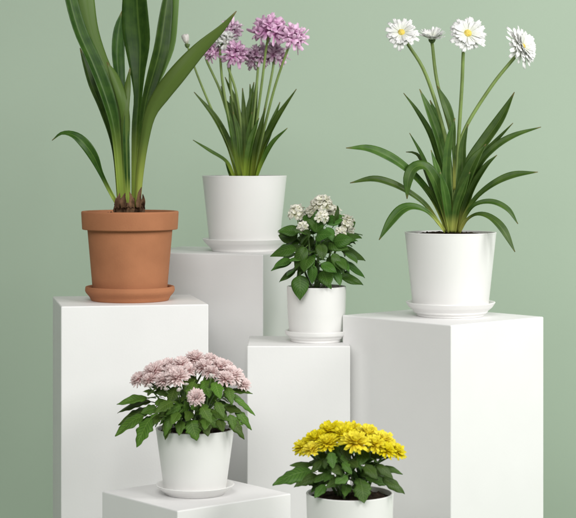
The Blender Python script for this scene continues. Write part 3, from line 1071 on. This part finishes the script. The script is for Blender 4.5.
flowers4 = [
    ((401.5, 33, -.02), 17.0, (-.05, -.92, .50), [(409, 46, -.005), (426, 75, .0), (444.5, 134, .0), (451, 185, .0), (452, 233, .0)], 'daisy head facing forward at the left'),
    ((432, 39.5, .05), 13.0, (.0, -.42, 1), [(432.5, 46, .05), (437.5, 84, .04), (452.5, 141, .02), (455, 190, .01), (455, 233, .0)], 'small daisy head turned away'),
    ((467.5, 34, -.02), 19.0, (.12, -.92, .40), [(463.5, 50, -.005), (462, 84, .0), (458.5, 141, .0), (456, 190, .0), (456, 233, .0)], 'largest daisy head facing forward'),
    ((521, 47, .0), 22.0, (.74, -.56, .36), [(518, 53, .0), (493, 84, .0), (466.5, 126, .0), (458, 155, .0), (454, 195, .0), (453, 233, .0)], 'daisy head tilted to the right'),
]
for i, ((px, py, dd), rp_, ax, st, lb) in enumerate(flowers4):
    rr = random.Random(90 + i)
    rw = rp_ * s * 1.08
    axv = Vector(ax).normalized()
    c = P(px, py, D4 + dd) - root.location
    M = trs(c, frame(axv.orthogonal(), axv))
    v, f, u = daisy_mesh(rw, rr, petals=23, layers=5 if i == 3 else 3, up=.62 if i == 1 else (.0 if i != 3 else .06))
    fl = build('flower_head', v, f, M_white, root, u)
    fl.matrix_local = M
    fl['label'] = lb
    v, f, u = dome(rw * (.195 if i not in (1, 3) else .11), rw * .13, 10, 22, rw * .018)
    dc = build('flower_center', v, f, M_disc, fl)
    dc.location = (0, 0, rw * .06)
    v, f, u = calyx(rw * .27, rw * .3)
    build('calyx', v, f, M_calyx, fl)
    q = [c - axv * rw * .22] + [P(a, b, D4 + e) - root.location for a, b, e in st]
    build('stem', *tube(q, [1.7 * s] + [1.7 * s + .5 * s * k / len(st) for k in range(len(st))])[:2], M_stem, root)

# ================================================================== 5. pink chrysanthemums
D5 = 3.42
x5 = (195 - 288) * D5 / F
root = empty('potted_plant', (x5, D5, Z5 + .006), 'white pot of dusty pink chrysanthemums over lobed green leaves',
             'potted plant', 'potted plants on the pedestals')
rz = H - (428 - HZ) * D5 / F - root.location.z
s = D5 / F
pot_part(root, [(30.0 * s, 0), (31.0 * s, .003), (39.0 * s, rz - 2 * s), (39.6 * s, rz)], .0042, .008, M_pot)
saucer((x5, D5, Z5), 39.6 * s, 29.5 * s, .0185, M_pot, 'white saucer under the pot of pink chrysanthemums', 'plain')
rr = random.Random(51)
pro = leaf_protos([dict(W=.60, lobes=3, depth=.22, droop=.4, fold=.4, seed=11, stalk=.28), dict(W=.66, lobes=4, depth=.26, droop=.65, fold=.3, seed=12, stalk=.25),
                   dict(W=.55, lobes=3, depth=.18, droop=.25, fold=.45, seed=13, stalk=.3), dict(W=.58, lobes=4, depth=.22, droop=.9, fold=.3, seed=14, stalk=.28)], M_mumleaf)
manual5 = [
    (152, 413, -.03, 118, 434, -.06, (-.4, -.6, .8), 1.0),
    (156, 415, -.05, 136, 442, -.085, (-.5, -.8, .4), 1.2),
    (158, 410, -.02, 121, 417, -.03, (-.2, -.6, .8), .9),
    (158, 404, -.02, 126, 399, -.03, (-.1, -.5, .9), .9),
    (156, 398, -.03, 121, 405, -.05, (-.1, -.6, .8), .8),
    (190, 417, -.07, 194, 435, -.10, (0, -1, .4), 1.6),
    (206, 416, -.07, 205, 429, -.10, (.1, -1, .4), 1.3),
    (228, 398, -.02, 252, 407, -.03, (.2, -.6, .8), .8),
    (230, 408, -.02, 252, 427, -.03, (.4, -.6, .6), .9),
    (224, 415, -.04, 243, 437, -.06, (.4, -.8, .5), .9),
    (225, 392, .0, 250, 391, .0, (.2, -.5, .9), .8),
    (176, 402, -.08, 160, 408, -.11, (-.2, -.8, .6), 1.3),
    (182, 410, -.08, 172, 424, -.11, (-.2, -.9, .5), 1.2),
    (215, 400, -.07, 222, 413, -.095, (.2, -.9, .5), 1.2),
    (200, 405, -.09, 208, 418, -.12, (.1, -.9, .5), 1.2),
    (166, 412, -.06, 154, 424, -.09, (-.4, -.8, .5), 1.1),
    (195, 380, -.05, 190, 394, -.09, (0, -.9, .5), 1.2),
    (172, 416, -.06, 164, 431, -.085, (-.3, -.9, .5), 1.3),
    (182, 418, -.07, 179, 433, -.095, (-.1, -.9, .5), 1.3),
    (218, 416, -.06, 222, 431, -.085, (.2, -.9, .5), 1.3),
    (229, 412, -.04, 235, 427, -.06, (.4, -.8, .5), 1.2),
    (162, 412, -.04, 150, 422, -.06, (-.4, -.8, .5), 1.1),
    (213, 380, -.05, 219, 395, -.09, (.2, -.9, .5), 1.2),
    (204, 377, -.03, 208, 394, -.07, (.1, -.9, .5), 1.2),
    (196, 374, -.01, 186, 388, -.05, (-.1, -.9, .5), 1.2),
    (215, 372, .0, 206, 388, -.03, (-.1, -.9, .5), 1.2),
    (178, 385, -.04, 170, 398, -.08, (-.2, -.9, .5), 1.2),
    (226, 385, -.03, 232, 398, -.06, (.3, -.9, .5), 1.2),
]
bush(root, D5, pro, manual5, 74, (191, 415, 51, 50), (12, 19), rr, el_range=(-8, 74), box=(-72, 58, rz / s + 1, rz / s + 42))
drop(pro)
heads5 = [(139, 379, -.01, 9.5, -.5), (153, 372, -.01, 11.5, -.35), (164, 380, -.05, 10, -.3), (177, 377, -.06, 12.5, -.15), (196, 397, -.10, 9.2, 0),
          (181, 364, .0, 10, -.1), (195, 358.5, .03, 10.5, 0), (204, 367, -.02, 10.5, .05), (219, 367, .0, 11.5, .2), (232, 375, -.01, 12, .35),
          (243, 384, .0, 8.5, .5), (225, 379, -.05, 10, .3), (168, 366, .03, 10, -.2), (210, 361, .05, 10, .1), (149, 380, -.04, 8.5, -.4),
          (237, 378, .04, 9, .4), (159, 367, .02, 8.5, -.3), (188, 371, -.03, 8.5, -.05), (211, 372, -.04, 8.5, .1), (172, 371, -.01, 9, -.2), (227, 367, .03, 8.5, .3)]
cen = P(194, 432, D5) - root.location
for i, (px, py, dd, rp_, lean) in enumerate(heads5):
    rw = rp_ * s * 1.13
    ax = Vector((lean, -.55 - (1.2 if i == 4 else 0), .9))
    c = P(px, py, D5 + dd) - root.location
    v, f, u = mum_mesh(rw, random.Random(200 + i), n=150, flat=.82, wid=.175)
    fl = build('flower_head', v, f, M_pinkp, root, u)
    fl.matrix_local = trs(c, frame(ax.orthogonal(), ax))
    v, f, u = calyx(rw * .34, rw * .42)
    build('calyx', v, f, M_calyx, fl)
    q0 = cen + Vector((R.uniform(-.03, .03), R.uniform(-.03, .03), 0))
    q2 = c - ax.normalized() * rw * .3
    q1 = q0.lerp(q2, .55) + Vector((0, 0, .012))
    build('stem', *tube([q0, q1, q2], [1.4 * s, 1.1 * s, .8 * s])[:2], M_stem2, root)
for i, (px, py, dd, rp_) in enumerate(((150, 388, -.06, 4.2), (179, 392, -.09, 3.8), (211, 378, -.07, 4.2), (186, 386, -.08, 3.2), (166, 391, -.07, 3.4))):
    rw = rp_ * s
    v, f, u = mum_mesh(rw, random.Random(300 + i), n=22, flat=1.25, wid=.55, under=-.6)
    fl = build('flower_bud', v, f, M_bud, root, u)
    c = P(px, py, D5 + dd) - root.location
    fl.matrix_local = trs(c, frame((1, 0, 0), (0, -.5, 1)))
    q0 = cen + Vector((R.uniform(-.03, .03), R.uniform(-.03, .01), 0))
    build('stem', *tube([q0, q0.lerp(c, .6) + Vector((0, 0, .006)), c], [1.2 * s, .9 * s, .7 * s])[:2], M_stem2, root)

# ================================================================== 6. yellow flowers in front
D6 = 3.20
x6 = (349.8 - 288) * D6 / F
root = empty('potted_plant', (x6, D6, Z6 + .0005), 'white pot of bright yellow flowers cut off by the lower edge of the photo',
             'potted plant', 'potted plants on the pedestals')
rz = H - (492.5 - HZ) * D6 / F - root.location.z
s = D6 / F
pot_part(root, [(38.0 * s, 0), (39.0 * s, .003), (42.8 * s, rz * .6), (43.6 * s, rz - 2 * s), (43.8 * s, rz)], .0042, .010, M_pot)
rr = random.Random(61)
pro = leaf_protos([dict(W=.58, lobes=3, depth=.14, droop=.3, fold=.3, seed=21, stalk=.3), dict(W=.62, lobes=4, depth=.18, droop=.5, fold=.25, seed=22, stalk=.25),
                   dict(W=.50, lobes=4, depth=.22, droop=.2, fold=.35, seed=23, stalk=.3), dict(W=.66, lobes=3, depth=.10, droop=.4, fold=.2, seed=24, stalk=.25)], M_yelleaf)
manual6 = [
    (320, 470, -.02, 279, 480, -.05, (-.3, -.6, .8), 1.0),
    (322, 474, -.03, 300, 486, -.06, (-.3, -.8, .5), .9),
    (316, 466, -.01, 293, 463, -.02, (-.1, -.5, .9), .8),
    (330, 448, -.06, 333, 468, -.085, (0, -1, .3), 1.35),
    (350, 474, -.06, 338, 483, -.085, (-.1, -.9, .5), 1.4),
    (360, 480, -.06, 364, 499, -.09, (0, -1, .35), 1.7),
    (362, 462, -.05, 374, 478, -.08, (.2, -.9, .5), 1.2),
    (376, 474, -.03, 401, 497, -.05, (.3, -.8, .6), .9),
    (378, 466, -.01, 401, 473, -.02, (.2, -.6, .8), .7),
    (372, 462, -.04, 392, 480, -.06, (.3, -.7, .6), .9),
    (340, 460, -.06, 350, 474, -.085, (0, -.9, .5), 1.2),
    (324, 458, -.04, 313, 472, -.06, (-.3, -.8, .5), 1.0),
    (346, 476, -.05, 330, 492, -.08, (-.1, -.9, .5), 1.1),
    (344, 440, -.03, 348, 458, -.06, (.1, -.9, .5), 1.2),
    (338, 440, .0, 341, 456, -.03, (.1, -.9, .5), 1.2),
    (366, 446, -.02, 362, 462, -.06, (0, -.9, .5), 1.2),
    (322, 450, -.02, 324, 466, -.05, (-.1, -.9, .5), 1.2),
    (356, 456, -.04, 352, 470, -.07, (-.1, -.9, .5), 1.2),
]
bush(root, D6, pro, manual6, 78, (348, 486, 40, 48), (12, 19), rr, el_range=(2, 74), box=(-62, 50, rz / s + 2, rz / s + 46))
drop(pro)
heads6 = [(304, 447, -.02, 11.5, -.5), (316, 439, -.02, 12.5, -.35), (330, 431, .0, 13.5, -.15), (344, 434, -.03, 12.5, -.05), (355, 442, -.07, 14.5, .05),
          (368, 434, .0, 13, .15), (383, 440, -.02, 13, .3), (396, 451, -.02, 11, .5), (374, 444, -.05, 12, .2), (327, 443, -.05, 12, -.2),
          (352, 430, .04, 11.5, 0), (386, 450, -.05, 10.5, .4), (312, 449, -.05, 10, -.4), (338, 429, .05, 11, 0)]
cen = P(350, 498, D6) - root.location
for i, (px, py, dd, rp_, lean) in enumerate(heads6):
    rw = rp_ * s * 1.18
    ax = Vector((lean, -.5, 1.0))
    c = P(px, py, D6 + dd) - root.location
    v, f, u = mum_mesh(rw, random.Random(400 + i), n=84, flat=.66, wid=.24, under=.3)
    fl = build('flower_head', v, f, M_yel, root, u)
    fl.matrix_local = trs(c, frame(ax.orthogonal(), ax))
    v, f, u = calyx(rw * .32, rw * .4)
    build('calyx', v, f, M_calyx, fl)
    q0 = cen + Vector((R.uniform(-.03, .03), R.uniform(-.03, .03), 0))
    q2 = c - ax.normalized() * rw * .3
    q1 = q0.lerp(q2, .55) + Vector((0, 0, .010))
    build('stem', *tube([q0, q1, q2], [1.5 * s, 1.2 * s, .9 * s])[:2], M_stem2, root)
